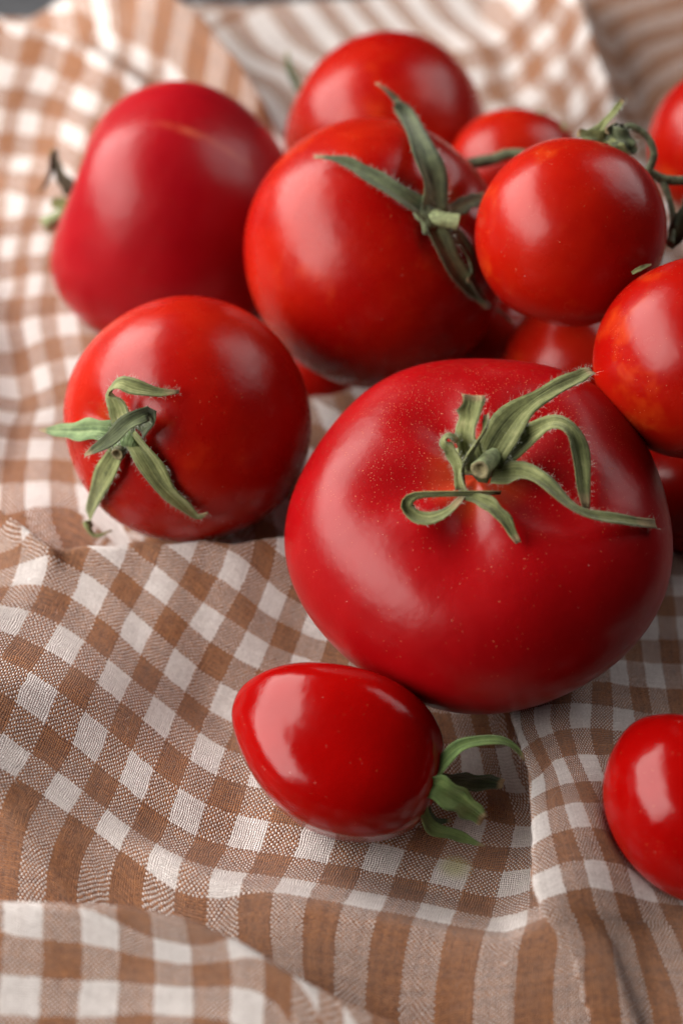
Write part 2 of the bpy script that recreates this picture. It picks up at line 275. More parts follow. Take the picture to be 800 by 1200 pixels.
    ('vine_top', 'sepal', 'dark', [[0.94, 1.789, 1.611, 0.238, -0.0, -0.669, 0.743, 0], [1.104, 1.592, 1.703, 0.413, -0.0, -0.669, 0.743, -20], [1.309, 1.478, 1.6, 0.39, -0.0, -0.669, 0.743, 30], [1.475, 1.408, 1.469, 0.272, -0.0, -0.669, 0.743, -20], [1.599, 1.478, 1.466, 0.083, -0.0, -0.669, 0.743, 0]]),
    ('vine_top', 'sepal', 'pale', [[0.92, 1.586, 1.562, 0.237, -0.0, -0.669, 0.743, 0], [1.031, 1.333, 1.604, 0.282, -0.0, -0.669, 0.743, 30], [1.185, 1.257, 1.535, 0.235, -0.0, -0.669, 0.743, -20], [1.401, 1.205, 1.422, 0.083, -0.0, -0.669, 0.743, 10]]),
    ('vine_top', 'sepal', 'dark', [[1.117, 1.878, 1.556, 0.179, -0.0, -0.669, 0.743, 0], [1.242, 2.064, 1.589, 0.263, -0.0, -0.669, 0.743, 20], [1.044, 1.924, 1.732, 0.238, -0.0, -0.669, 0.743, 60], [0.847, 1.65, 1.755, 0.153, -0.0, -0.669, 0.743, 20]]),
    ('small_rear', 'sepal', 'pale', [[0.725, -0.229, 1.408, 0.163, -0.0, -0.669, 0.743, 30], [0.5, -0.086, 1.538, 0.178, -0.0, -0.669, 0.743, 30], [0.352, 0.105, 1.71, 0.163, -0.0, -0.669, 0.743, 30], [0.352, 0.263, 1.852, 0.133, -0.0, -0.669, 0.743, 30], [0.532, 0.359, 1.938, 0.104, -0.0, -0.669, 0.743, 30], [0.819, 0.454, 1.889, 0.059, -0.0, -0.669, 0.743, 30]]),
    ('small_rear', 'sepal', 'pale', [[1.208, -0.253, 1.387, 0.192, -0.0, -0.669, 0.743, 30], [1.279, -0.062, 1.559, 0.163, -0.0, -0.669, 0.743, 30], [1.317, 0.153, 1.753, 0.089, -0.0, -0.669, 0.743, 30]]),
    ('vine_near', 'sepal', 'pale', [[-1.486, 1.401, 1.329, 0.078, -0.0, -0.669, 0.743, 0], [-1.352, 1.418, 1.412, 0.111, -0.0, -0.669, 0.743, 0], [-1.207, 1.469, 1.457, 0.089, -0.0, -0.669, 0.743, 0], [-1.062, 1.505, 1.489, 0.033, -0.0, -0.669, 0.743, 0]]),
    ('vine_near', 'sepal', 'dark', [[-0.063, 3.684, 0.357, 0.18, -0.0, -0.669, 0.743, 0], [0.068, 3.795, 0.591, 0.383, -0.0, -0.669, 0.743, 20], [0.184, 3.966, 0.812, 0.478, -0.0, -0.669, 0.743, 10], [0.281, 4.297, 1.044, 0.263, -0.0, -0.669, 0.743, -20], [0.355, 4.576, 1.16, 0.096, -0.0, -0.669, 0.743, 0]]),
    ('round_rear', 'sepal', 'dark', [[-2.803, 1.434, 1.022, 0.297, -0.0, -0.669, 0.743, 20], [-3.003, 1.732, 1.29, 0.297, -0.0, -0.669, 0.743, 20], [-3.175, 2.03, 1.559, 0.264, -0.0, -0.669, 0.743, 20], [-3.261, 2.414, 1.904, 0.066, -0.0, -0.669, 0.743, 20]]),
    ('oxheart', 'sepal', 'dry', [[-3.126, 0.477, 0.698, 0.393, -0.0, -0.669, 0.743, 20], [-3.262, 0.586, 0.931, 0.512, -0.0, -0.669, 0.743, 30], [-3.45, 0.772, 1.233, 0.451, -0.0, -0.669, 0.743, 40], [-3.607, 1.082, 1.513, 0.301, -0.0, -0.669, 0.743, 40], [-3.738, 1.277, 1.688, 0.18, -0.0, -0.669, 0.743, 30]]),
    ('oxheart', 'sepal', 'dry', [[-3.607, 1.277, 1.688, 0.27, -0.0, -0.669, 0.743, 60], [-3.738, 1.121, 1.548, 0.24, -0.0, -0.669, 0.743, 60], [-3.79, 0.811, 1.268, 0.18, -0.0, -0.669, 0.743, 60], [-3.921, 0.539, 1.023, 0.12, -0.0, -0.669, 0.743, 60], [-4.208, 0.267, 0.778, 0.06, -0.0, -0.669, 0.743, 60]]),
    ('oxheart', 'sepal', 'pale', [[-3.262, 0.06, 0.458, 0.301, -0.0, -0.669, 0.743, 0], [-3.472, 0.138, 0.528, 0.392, -0.0, -0.669, 0.743, 0], [-3.786, 0.119, 0.51, 0.271, -0.0, -0.669, 0.743, 0]]),
]
TUBES = [
    ('beefsteak', 'stem_stub', 'stub', [[0.081, -0.328, 2.685, 0.194], [-0.004, -0.582, 2.887, 0.191], [-0.128, -0.818, 3.003, 0.197], [-0.285, -1.115, 3.119, 0.211]], True),
    ('round_low', 'stem_stub', 'stubdark', [[-1.217, -2.281, 1.33, 0.146], [-1.245, -2.45, 1.396, 0.157], [-1.28, -2.584, 1.437, 0.151]], True),
    ('round_high', 'stem_stub', 'stub', [[1.278, -1.862, 2.549, 0.222], [1.493, -1.965, 2.577, 0.199], [1.71, -2.024, 2.575, 0.191], [1.945, -2.066, 2.552, 0.206]], True),
    ('oxheart', 'stem_stub', 'stub', [[-3.367, -0.076, 0.335, 0.183], [-3.607, -0.296, 0.271, 0.209], [-3.924, -0.535, 0.191, 0.235]], True),
    ('vine', 'rachis', 'vine', [[7.563, 7.341, 7.457, 0.084], [7.663, 7.286, 7.407, 0.105], [7.847, 7.2, 7.33, 0.121], [8.098, 7.118, 7.323, 0.116], [8.4, 7.067, 7.344, 0.116], [8.715, 7.082, 7.358, 0.121]], False),
    ('vine', 'pedicel', 'vine', [[6.876, 7.801, 8.275, 0.078], [6.99, 7.867, 8.335, 0.099], [7.173, 7.856, 8.324, 0.089], [7.42, 7.784, 8.192, 0.078], [7.599, 7.646, 8.0, 0.084], [7.674, 7.495, 7.797, 0.089], [7.635, 7.407, 7.583, 0.095], [7.563, 7.325, 7.442, 0.105]], False),
    ('vine', 'pedicel', 'vine', [[7.9, 7.176, 7.309, 0.095], [7.991, 6.875, 7.172, 0.084], [8.07, 6.537, 7.002, 0.073], [8.096, 6.181, 6.816, 0.073], [8.05, 5.865, 6.666, 0.083], [7.982, 5.57, 6.535, 0.104]], False),
    ('vine', 'pedicel', 'vine', [[3.443, 10.333, 5.711, 0.14], [3.769, 10.368, 5.742, 0.163], [4.141, 10.42, 5.788, 0.151], [4.653, 10.541, 5.897, 0.14], [5.584, 10.437, 5.804, 0.128], [6.747, 10.264, 5.648, 0.116], [8.26, 10.126, 5.524, 0.116]], False),
]
PADS = [
    ('beefsteak', [-0.293, -0.507, 2.791], [-0.107, -0.18, 0.978], 0.48, 'pale'),
    ('round_low', [-1.213, -2.265, 1.615], [-0.417, -0.739, 0.529], 0.409, 'green'),
    ('round_high', [1.281, -1.93, 2.621], [0.391, -0.528, 0.754], 0.4, 'dark'),
    ('plum', [1.745, -0.659, 0.349], [0.955, -0.282, -0.092], 0.3, 'fresh'),
]

# ------------------------------------------------------------------ node helper
class NT:
    def __init__(s, name):
        s.m = bpy.data.materials.new(name); s.m.use_nodes = True; s.t = s.m.node_tree
        s.b = s.t.nodes['Principled BSDF']
    def n(s, typ, **kw):
        x = s.t.nodes.new(typ)
        for k, v in kw.items(): setattr(x, k, v)
        return x
    def l(s, a, b): s.t.links.new(a, b)
    def put(s, sock, v):
        if hasattr(v, 'is_output') or isinstance(v, bpy.types.NodeSocket): s.l(v, sock)
        else: sock.default_value = v
    def math(s, op, a, b=0., c=0., clamp=False):
        x = s.n('ShaderNodeMath', operation=op, use_clamp=clamp)
        s.put(x.inputs[0], a); s.put(x.inputs[1], b); s.put(x.inputs[2], c)
        return x.outputs[0]
    def mix(s, f, a, b, mode='MIX'):
        x = s.n('ShaderNodeMix', data_type='RGBA', blend_type=mode)
        s.put(x.inputs[0], f)
        for k, v in ((6, a), (7, b)):
            if isinstance(v, tuple): v = (*v, 1) if len(v) == 3 else v
            s.put(x.inputs[k], v)
        return x.outputs[2]
    def ramp(s, v, a, b):
        x = s.n('ShaderNodeMapRange', interpolation_type='SMOOTHSTEP')
        s.put(x.inputs[0], v); x.inputs[1].default_value = a; x.inputs[2].default_value = b
        return x.outputs[0]
    def noise(s, vec, scale, detail=3., rough=.5):
        x = s.n('ShaderNodeTexNoise'); s.l(vec, x.inputs['Vector']); x.inputs['Scale'].default_value = scale
        x.inputs['Detail'].default_value = detail; x.inputs['Roughness'].default_value = rough
        return x.outputs[0]
    def bump(s, h, strength, dist, prev=None):
        x = s.n('ShaderNodeBump'); s.l(h, x.inputs['Height']); x.inputs['Strength'].default_value = strength
        x.inputs['Distance'].default_value = dist
        if prev: s.l(prev, x.inputs['Normal'])
        return x.outputs[0]

# ------------------------------------------------------------------ materials
def gingham():
    k = NT('gingham_cotton')
    uv = k.n('ShaderNodeUVMap', uv_map='weave').outputs[0]
    sep = k.n('ShaderNodeSeparateXYZ'); k.l(uv, sep.inputs[0])
    N = 14.
    # threads wander a little
    wob = k.n('ShaderNodeTexNoise'); k.l(uv, wob.inputs['Vector']); wob.inputs['Scale'].default_value = 2.2; wob.inputs['Detail'].default_value = 3
    ws = k.n('ShaderNodeSeparateColor'); k.l(wob.outputs['Color'], ws.inputs[0])
    u = k.math('MULTIPLY_ADD', k.math('SUBTRACT', ws.outputs[0], .5), .16, sep.outputs[0])
    v = k.math('MULTIPLY_ADD', k.math('SUBTRACT', ws.outputs[1], .5), .16, sep.outputs[1])
    un = k.math('MULTIPLY', u, N); vn = k.math('MULTIPLY', v, N)
    iu = k.math('FLOOR', un); iv = k.math('FLOOR', vn)
    uc = k.math('DIVIDE', k.math('ADD', iu, .5), N); vc = k.math('DIVIDE', k.math('ADD', iv, .5), N)
    par = lambda c: k.math('FLOORED_MODULO', k.math('FLOOR', k.math('ADD', c, .5)), 2.)
    bu = par(uc); bv = par(vc)
    # the towel's wide border: brown weft between the checks and the hem, both ends
    gt = lambda a, b: k.math('GREATER_THAN', a, b); lt = lambda a, b: k.math('LESS_THAN', a, b)
    band1 = k.math('MULTIPLY', gt(vc, 8.5), lt(vc, 13.5))
    band2 = k.math('MULTIPLY', lt(vc, -26.5), gt(vc, -40.))
    bv = k.math('MAXIMUM', bv, k.math('MAXIMUM', band1, band2))
    white = k.math('MULTIPLY', gt(uc, 28.), lt(uc, 39.5))          # a wide white warp band
    bu = k.math('MULTIPLY', bu, k.math('SUBTRACT', 1., white))
    top = k.math('FLOORED_MODULO', k.math('ADD', iu, iv), 2.)       # plain weave: which thread lies on top
    brown = k.math('ADD', k.math('MULTIPLY', bu, top), k.math('MULTIPLY', bv, k.math('SUBTRACT', 1., top)))
    # in the half-tone checks the brown thread below shows round each white float
    su = k.math('ABSOLUTE', k.math('SINE', k.math('MULTIPLY', un, math.pi)))
    sv = k.math('ABSOLUTE', k.math('SINE', k.math('MULTIPLY', vn, math.pi)))
    lo = k.math('MULTIPLY', su, sv)
    mixed = k.math('ABSOLUTE', k.math('SUBTRACT', bu, bv))
    brown = k.math('MAXIMUM', brown, k.math('MULTIPLY', mixed, k.math('LESS_THAN', lo, .30)))
    # every thread, and every float, its own tone
    wn = k.n('ShaderNodeTexWhiteNoise', noise_dimensions='2D'); cv = k.n('ShaderNodeCombineXYZ')
    k.l(iu, cv.inputs[0]); k.l(iv, cv.inputs[1]); k.l(cv.outputs[0], wn.inputs['Vector'])
    wu = k.n('ShaderNodeTexWhiteNoise', noise_dimensions='1D'); k.l(iu, wu.inputs['W'])
    wv = k.n('ShaderNodeTexWhiteNoise', noise_dimensions='1D'); k.l(iv, wv.inputs['W'])
    thr = k.math('ADD', k.math('MULTIPLY', wu.outputs[0], top), k.math('MULTIPLY', wv.outputs[0], k.math('SUBTRACT', 1., top)))
    tone = k.math('ADD', k.math('MULTIPLY', thr, .5), k.math('MULTIPLY', wn.outputs[0], .5))
    big = k.noise(uv, .6, 4., .6)
    bc = k.mix(tone, (.15, .052, .020), (.41, .165, .060))
    wc = k.mix(tone, (.62, .55, .52), (.85, .785, .75))
    col = k.mix(brown, wc, bc)
    col = k.mix(k.math('MULTIPLY', k.ramp(big, .3, .8), .12), col, (.52, .40, .33))
    # a small yellow-green stain beside the plum tomato
    d = k.n('ShaderNodeVectorMath', operation='DISTANCE'); k.l(uv, d.inputs[0]); d.inputs[1].default_value = (14.05, 5.7, 0)
    st = k.math('MULTIPLY', k.math('SUBTRACT', 1., k.ramp(d.outputs['Value'], .1, .65)), .6)
    col = k.mix(st, col, (.62, .60, .22))
    h = k.math('POWER', lo, .6)
    h = k.math('ADD', h, k.math('MULTIPLY', wn.outputs[0], .35))
    nb = k.bump(h, .95, .0004)
    nb = k.bump(k.noise(uv, 2.5, 3.), .25, .0006, nb)
    k.l(nb, k.b.inputs['Normal'])
    k.l(col, k.b.inputs['Base Color'])
    k.b.inputs['Roughness'].default_value = .92; k.b.inputs['Specular IOR Level'].default_value = .15
    k.b.inputs['Sheen Weight'].default_value = .25; k.b.inputs['Sheen Roughness'].default_value = .5
    return k.m

def skin(name, base, alt, rough, speck, bloom=0., blotch=None):
    k = NT(name)
    co = k.n('ShaderNodeTexCoord').outputs['Object']
    mp = k.n('ShaderNodeMapping'); k.l(co, mp.inputs[0]); mp.inputs['Scale'].default_value = (100, 100, 100)
    info = k.n('ShaderNodeObjectInfo')
    off = k.n('ShaderNodeVectorMath', operation='ADD'); k.l(mp.outputs[0], off.inputs[0])
    cmb = k.n('ShaderNodeCombineXYZ'); k.l(k.math('MULTIPLY', info.outputs['Random'], 37.), cmb.inputs[0]); k.l(cmb.outputs[0], off.inputs[1])
    P = off.outputs[0]
    n1 = k.noise(P, .35, 3., .55)
    col = k.mix(k.ramp(n1, .35, .7), base, alt)
    if blotch: col = k.mix(k.math('MULTIPLY', k.ramp(k.noise(P, .55, 4., .6), .56, .72), .55), col, blotch)
    # pale dots in the skin, in drifts, many near the stem (attribute 'stem')
    at = k.n('ShaderNodeAttribute', attribute_name='stem').outputs['Fac']
    drift = k.math('ADD', k.math('MULTIPLY', k.ramp(k.noise(P, .8, 3., .6), .42, .72), .55), k.math('MULTIPLY', at, .9 if bloom else .25))
    if bloom:                                # the dots crowd on one side of this fruit
        sy = k.n('ShaderNodeSeparateXYZ'); k.l(mp.outputs[0], sy.inputs[0])
        drift = k.math('MULTIPLY', drift, k.math('MULTIPLY_ADD', k.ramp(sy.outputs[1], -2.2, 1.2), .9, .15))
    allm = None
    for scl, r0 in ((17., .20), (28., .26)):
        vo = k.n('ShaderNodeTexVoronoi'); k.l(P, vo.inputs['Vector']); vo.inputs['Scale'].default_value = scl
        sc_ = k.n('ShaderNodeSeparateColor'); k.l(vo.outputs['Color'], sc_.inputs[0])
        on = k.math('LESS_THAN', sc_.outputs[0], k.math('MULTIPLY', drift, speck, clamp=True))
        size = k.math('MULTIPLY_ADD', k.math('POWER', sc_.outputs[1], 2.5), r0*1.05, .045)
        dot = k.math('SUBTRACT', 1., k.math('DIVIDE', vo.outputs['Distance'], size), clamp=True)
        m = k.math('MULTIPLY', k.math('MULTIPLY', dot, 2.2, clamp=True), on)
        allm = m if allm is None else k.math('MAXIMUM', allm, m)
    col = k.mix(k.math('MULTIPLY', allm, .65), col, (.70, .28, .12))
    # fine dust and lint
    vd = k.n('ShaderNodeTexVoronoi'); k.l(P, vd.inputs['Vector']); vd.inputs['Scale'].default_value = 4.3
    sd = k.n('ShaderNodeSeparateColor'); k.l(vd.outputs['Color'], sd.inputs[0])
    du = k.math('MULTIPLY', k.math('LESS_THAN', vd.outputs['Distance'], k.math('MULTIPLY', sd.outputs[1], .05)), k.math('LESS_THAN', sd.outputs[0], .45))
    col = k.mix(k.math('MULTIPLY', du, .45), col, (.8, .6, .5))
    # a greenish gold ring where the stem joins
    col = k.mix(k.math('MULTIPLY', k.ramp(at, .93, 1.0), .15), col, (.50, .16, .03))
    scar = k.n('ShaderNodeAttribute', attribute_name='scar').outputs['Fac']
    col = k.mix(k.math('MULTIPLY', scar, k.ramp(k.noise(P, 2.2, 3.), .2, .7)), col, (.62, .17, .08))
    k.l(col, k.b.inputs['Base Color'])
    r = k.math('MULTIPLY_ADD', k.noise(P, 1.3, 4., .6), .14, rough-.07)
    k.l(r, k.b.inputs['Roughness'])
    k.b.inputs['Specular IOR Level'].default_value = .27
    k.b.inputs['IOR'].default_value = 1.45
    k.b.inputs['Subsurface Weight'].default_value = .45
    k.b.inputs['Subsurface Radius'].default_value = (1., .15, .08); k.b.inputs['Subsurface Scale'].default_value = .004
    nb = k.bump(k.noise(P, 1.1, 3.), .08, .004)
    nb = k.bump(k.noise(P, 55., 2.), .06, .0002, nb)
    nb = k.bump(allm, .35, .0003, nb)
    k.l(nb, k.b.inputs['Normal'])
    return k.m

def leaf(name, dark, mid, light, rough=.75):
    k = NT(name)
    uv = k.n('ShaderNodeUVMap', uv_map='blade').outputs[0]
    sp = k.n('ShaderNodeSeparateXYZ'); k.l(uv, sp.inputs[0])
    info = k.n('ShaderNodeObjectInfo').outputs['Random']
    mp = k.n('ShaderNodeCombineXYZ'); k.l(k.math('MULTIPLY', sp.outputs[0], 9.), mp.inputs[0]); k.l(k.math('MULTIPLY', sp.outputs[1], 1.5), mp.inputs[1]); k.l(k.math('MULTIPLY', info, 40.), mp.inputs[2])
    st = k.noise(mp.outputs[0], 1., 5., .65)
    co = k.n('ShaderNodeTexCoord').outputs['Object']
    pa = k.noise(co, 320., 5., .65)
    f = k.math('MULTIPLY_ADD', st, .6, k.math('MULTIPLY', pa, .4))
    col = k.mix(k.ramp(f, .36, .54), dark, mid)
    col = k.mix(k.ramp(f, .50, .70), col, light)
    # browned, dry tips
    tip = k.ramp(k.math('MULTIPLY_ADD', pa, .12, sp.outputs[1]), .93, 1.02)
    col = k.mix(tip, col, (.30, .22, .11))
    k.l(col, k.b.inputs['Base Color']); k.b.inputs['Roughness'].default_value = rough
    k.b.inputs['Specular IOR Level'].default_value = .3
    k.b.inputs['Sheen Weight'].default_value = .15
    nb = k.bump(st, .8, .0007); nb = k.bump(pa, .5, .0004, nb); k.l(nb, k.b.inputs['Normal'])
    return k.m

def plain(name, c, rough, scale=200., var=.35):
    k = NT(name); co = k.n('ShaderNodeTexCoord').outputs['Object']
    n = k.noise(co, scale, 5., .6)
    k.l(k.mix(k.ramp(n, .3, .7), tuple(v*(1-var) for v in c), tuple(min(1, v*(1+var)) for v in c)), k.b.inputs['Base Color'])
    k.b.inputs['Roughness'].default_value = rough
    k.l(k.bump(n, .4, .0005), k.b.inputs['Normal'])
    return k.m

M = {
 'cloth': gingham(),
 'scarlet': skin('tomato_skin_scarlet', (.27, .002, .001), (.35, .009, .002), .27, .35, blotch=(.44, .030, .005)),
 'orange': skin('tomato_skin_orange_red', (.28, .0025, .001), (.35, .008, .0018), .26, .5, blotch=(.47, .050, .006)),
 'crimson': skin('tomato_skin_crimson', (.24, .001, .0022), (.29, .002, .0035), .31, 1.0, bloom=1.),
 'rose': skin('tomato_skin_rose', (.25, .0015, .005), (.30, .003, .007), .32, .3),
 'glossy': skin('tomato_skin_glossy', (.24, .001, .0008), (.285, .002, .0014), .15, .15),
 'pale': leaf('sepal_grey_green', (.075, .085, .028), (.185, .205, .072), (.36, .36, .16)),
 'green': leaf('sepal_green', (.06, .10, .036), (.15, .22, .085), (.29, .35, .17)),
 'dark': leaf('sepal_dark_green', (.028, .036, .016), (.080, .098, .042), (.17, .20, .09)),
 'fresh': leaf('sepal_fresh_green', (.075, .13, .032), (.15, .235, .065), (.23, .31, .10), .55),
 'darkfresh': leaf('sepal_deep_green', (.010, .026, .010), (.025, .055, .018), (.06, .10, .035), .55),
 'dry': leaf('sepal_dried_brown', (.020, .014, .008), (.060, .042, .018), (.12, .09, .04)),
 'stub': plain('stem_pale_green', (.20, .24, .11), .75, 900.),
 'stubdark': plain('stem_dried', (.07, .065, .030), .8, 900.),
 'pith': plain('stem_pith', (.20, .17, .085), .9, 900.),
 'vine': plain('vine_bark', (.12, .135, .07), .75, 500., .5),
 'hair': plain('fine_hair', (.42, .44, .36), .7, 300., .2),
 'fibre': plain('cotton_fibre', (.55, .48, .44), .9, 100., .2),
 'table': plain('table_dark', (.035, .036, .040), .6, 30.),
}

def mesh_obj(name, verts, faces, mat, parent=None, loc=(0, 0, 0), smooth=True):
    me = bpy.data.meshes.new(name)
    me.from_pydata([tuple(float(c)*S for c in v) for v in verts], [], faces)
    me.materials.append(mat)
    if smooth: me.polygons.foreach_set('use_smooth', [True]*len(me.polygons))
    me.update()
    o = bpy.data.objects.new(name, me); COL.objects.link(o)
    o.location = Vector(loc)*S
    if parent: o.parent = parent
    return o
def tag(o, label, cat, group=None, kind=None):
    if label: o['label'] = label
    if cat: o['category'] = cat
    if group: o['group'] = group
    if kind: o['kind'] = kind
    return o

# ------------------------------------------------------------------ setting: the dark table under the cloth
bm = bmesh.new()
bmesh.ops.create_cube(bm, size=1)
for v in bm.verts: v.co = Vector((v.co.x*1.6, v.co.y*1.5 + .30, v.co.z*.03 - .0165 - .015))
bmesh.ops.bevel(bm, geom=bm.edges[:], offset=.004, segments=2, affect='EDGES')
me = bpy.data.meshes.new('table_top'); bm.to_mesh(me); bm.free(); me.materials.append(M['table'])
tb = bpy.data.objects.new('table_top', me); COL.objects.link(tb); tb['kind'] = 'structure'

# ------------------------------------------------------------------ the gingham cloth
def ridge(x, y, pts, wr, wl, broad=0):
    """Height of a fold with the crest line pts (x, y, z): it falls away over wr on the right hand and wl on the left hand."""
    best = np.full(x.shape, 1e9); sgn = np.zeros(x.shape); hh = np.zeros(x.shape); s_end = np.zeros(x.shape)
    P = np.array(pts, float)
    for a, b in zip(P[:-1], P[1:]):
        d = b - a; L2 = d[0]**2 + d[1]**2
        tr = ((x-a[0])*d[0] + (y-a[1])*d[1]) / L2
        t = np.clip(tr, 0, 1)
        qx = x - a[0] - t*d[0]; qy = y - a[1] - t*d[1]
        ds = np.hypot(qx, qy); m = ds < best
        cr = d[0]*(y-a[1]) - d[1]*(x-a[0])
        best = np.where(m, ds, best); sgn = np.where(m, np.sign(cr), sgn); hh = np.where(m, a[2] + t*d[2], hh)
    w = np.where(sgn < 0, wr, wl)
    q = np.clip(best / w, 0, 1)
    r = .06 / np.maximum(w, .3)                       # the crest itself is rounded
    q2 = np.clip((np.sqrt(q*q + r*r) - r) / (np.sqrt(1 + r*r) - r), 0, 1)
    if broad: return np.where(sgn < 0, hh*(1 - q2)**1.25, hh*(1 - q*q*(3 - 2*q)))   # a flat-topped pleat
    return hh * (1 - q2)**1.25

def cloth_xyz(x, y, ridges, toms):
    """Sideways lean and height of the cloth over the plan position (x, y)."""
    acc = np.zeros(x.shape); dx = np.zeros(x.shape); dy = np.zeros(x.shape)
    for pts, wr, wl, lean, broad in ridges:
        h = np.maximum(ridge(x, y, pts, wr, wl, broad), 0); acc += h**5
        g = (h/max(p[2] for p in pts))**2
        dx += lean[0]*g; dy += lean[1]*g
    z = acc**.2
    z = z - .75*np.exp(-((x-2.2)/2.0)**2 - ((y+6.)/2.2)**2)     # the hollow beside the plum tomato
    z = z - .75*np.exp(-((x+1.6)/2.6)**2 - ((y+2.9)/1.9)**2)     # and the one in front of the left tomato
    # slack in the cloth
    z = z + .10*np.sin(.55*x + .35*y + 1.) * np.sin(.3*y - .4*x) + .035*np.sin(1.3*x - .9*y + .6*np.sin(.8*y)) + .02*np.sin(2.3*y + 1.1*x + np.sin(1.7*x)) + .018*np.abs(np.sin(1.9*x + 1.2*y + 1.3*np.sin(.9*y - .5*x)))*np.sin(.8*x - .3*y)
    # pressed down under the fruit
    for c, R, k, ax in toms:
        c = np.array(c); ax = np.array(ax)
        M = np.eye(3) + np.outer(ax, ax)*(1/k**2 - 1)  # the ellipsoid (p-c)' M (p-c) = R^2
        ex = x + dx - c[0]; ey = y + dy - c[1]
        A = M[2, 2]; B = 2*(M[0, 2]*ex + M[1, 2]*ey); Cc = M[0, 0]*ex*ex + 2*M[0, 1]*ex*ey + M[1, 1]*ey*ey - R*R
        q = B*B - 4*A*Cc
        low = np.where(q > 0, c[2] + (-B - np.sqrt(np.maximum(q, 0)))/(2*A), 1e9)
        z = np.minimum(z, np.maximum(low - .02, -1.1))
    return dx, dy, z

def tps(ctl, lam):
    X = np.array([[c[0], c[1]] for c in ctl]); Y = np.array([[c[2], c[3]] for c in ctl], float); n = len(X)
    ker = lambda d2: np.where(d2 > 1e-9, d2*np.log(np.maximum(d2, 1e-9)), 0.)
    K = ker(((X[:, None]-X[None])**2).sum(-1)) + lam*np.eye(n)
    Pm = np.c_[np.ones(n), X]
    A = np.block([[K, Pm], [Pm.T, np.zeros((3, 3))]])
    sol = np.linalg.solve(A, np.r_[Y, np.zeros((3, 2))])
    def ev(q):
        out = np.empty((len(q), 2))
        for i in range(0, len(q), 20000):
            p = q[i:i+20000]
            out[i:i+20000] = ker(((p[:, None]-X[None])**2).sum(-1)) @ sol[:n] + np.c_[np.ones(len(p)), p] @ sol[n:]
        return out
    return ev
def build_cloth():
    step = .085
    xs = np.arange(-17.5, 17.5, step); ys = np.arange(-15.5, 33., step)
    X, Y = np.meshgrid(xs, ys)
    # the far hem runs slightly askew and wavers
    tt = (Y - ys[0])/(ys[-1]-ys[0])
    hem = 30.6 + .10*(X+8) + .25*np.sin(X*.7) + np.where(X > 2, .5*(X-2), 0)
    Y = ys[0] + (hem-ys[0])*tt
    toms = [(t[0], t[1], t[3], t[2]) for t in TOM.values()]
    DX, DY, Z = cloth_xyz(X, Y, RIDGES, toms)
    Zs = Z.copy()
    for _ in range(2):
        Zs[1:-1, 1:-1] = (Zs[1:-1, 1:-1]*2 + Zs[:-2, 1:-1] + Zs[2:, 1:-1] + Zs[1:-1, :-2] + Zs[1:-1, 2:])/6
    Z = np.minimum(Zs, Z + .05)
    ny, nx = X.shape
    q = np.c_[X.ravel(), Y.ravel()]
    A = tps([c for c in CTL if c[4] == 'a'], 2.)(q); B = tps([c for c in CTL if c[4] == 'b'], .6)(q)
    bx = np.array(BORDER)[:, 0]; by = np.array(BORDER)[:, 1]
    behind = q[:, 1] > np.interp(q[:, 0], bx, by)
    W = np.where(behind[:, None], B, A)
    co = np.c_[(X+DX).ravel(), (Y+DY).ravel(), Z.ravel()]*S
    idx = np.arange(ny*nx).reshape(ny, nx)
    F = np.stack([idx[:-1, :-1], idx[:-1, 1:], idx[1:, 1:], idx[1:, :-1]], -1).reshape(-1, 4)
    me = bpy.data.meshes.new('gingham_cloth')
    me.vertices.add(len(co)); me.vertices.foreach_set('co', co.astype(np.float32).ravel())
    me.loops.add(F.size); me.loops.foreach_set('vertex_index', F.ravel().astype(np.int32))
    me.polygons.add(len(F)); me.polygons.foreach_set('loop_start', np.arange(0, F.size, 4, dtype=np.int32))
    me.polygons.foreach_set('loop_total', np.full(len(F), 4, dtype=np.int32))
    me.update(calc_edges=True)
    me.polygons.foreach_set('use_smooth', np.ones(len(F), dtype=bool))
    uv = me.uv_layers.new(name='weave'); uv.data.foreach_set('uv', W[F.ravel()].astype(np.float32).ravel())
    me.materials.append(M['cloth'])
    o = bpy.data.objects.new('gingham_cloth', me); COL.objects.link(o)
    so = o.modifiers.new('thickness', 'SOLIDIFY'); so.thickness = .0006; so.offset = -1
    return o
cloth = build_cloth()
tag(cloth, 'brown and white gingham cotton cloth rumpled in folds under the tomatoes', 'cloth')

# loose fibres standing off the cotton
def lint():
    me = cloth.data; n = len(me.vertices); co = np.empty(n*3, np.float32); me.vertices.foreach_get('co', co); co = co.reshape(-1, 3)/S
    ok = np.where((np.abs(co[:, 0]) < 9) & (co[:, 1] > -11) & (co[:, 1] < 6))[0]
    V = []; Fc = []
    for k in rng.choice(ok, 420):
        p = co[k].astype(float)+[0, 0, .005]; d = rng.normal(size=3); d[2] = abs(d[2])*.8; d /= np.linalg.norm(d)
        L = rng.uniform(.06, .30); cur = rng.normal(size=3)*.8; w_ = .0022; pts = []
        for i in range(6):
            pts.append(p.copy()); p = p+d*L/5; d = d+cur*.25; d /= np.linalg.norm(d)
        sd = np.cross(d, [0, -.7, .7]); sd /= np.linalg.norm(sd)+1e-9
        b = len(V)
        for q in pts: V.extend([q-sd*w_, q+sd*w_])
        Fc += [(b+2*i, b+2*i+1, b+2*i+3, b+2*i+2) for i in range(5)]
    o = mesh_obj('loose_fibres', V, Fc, M['fibre'], cloth); o['kind'] = 'stuff'
lint()

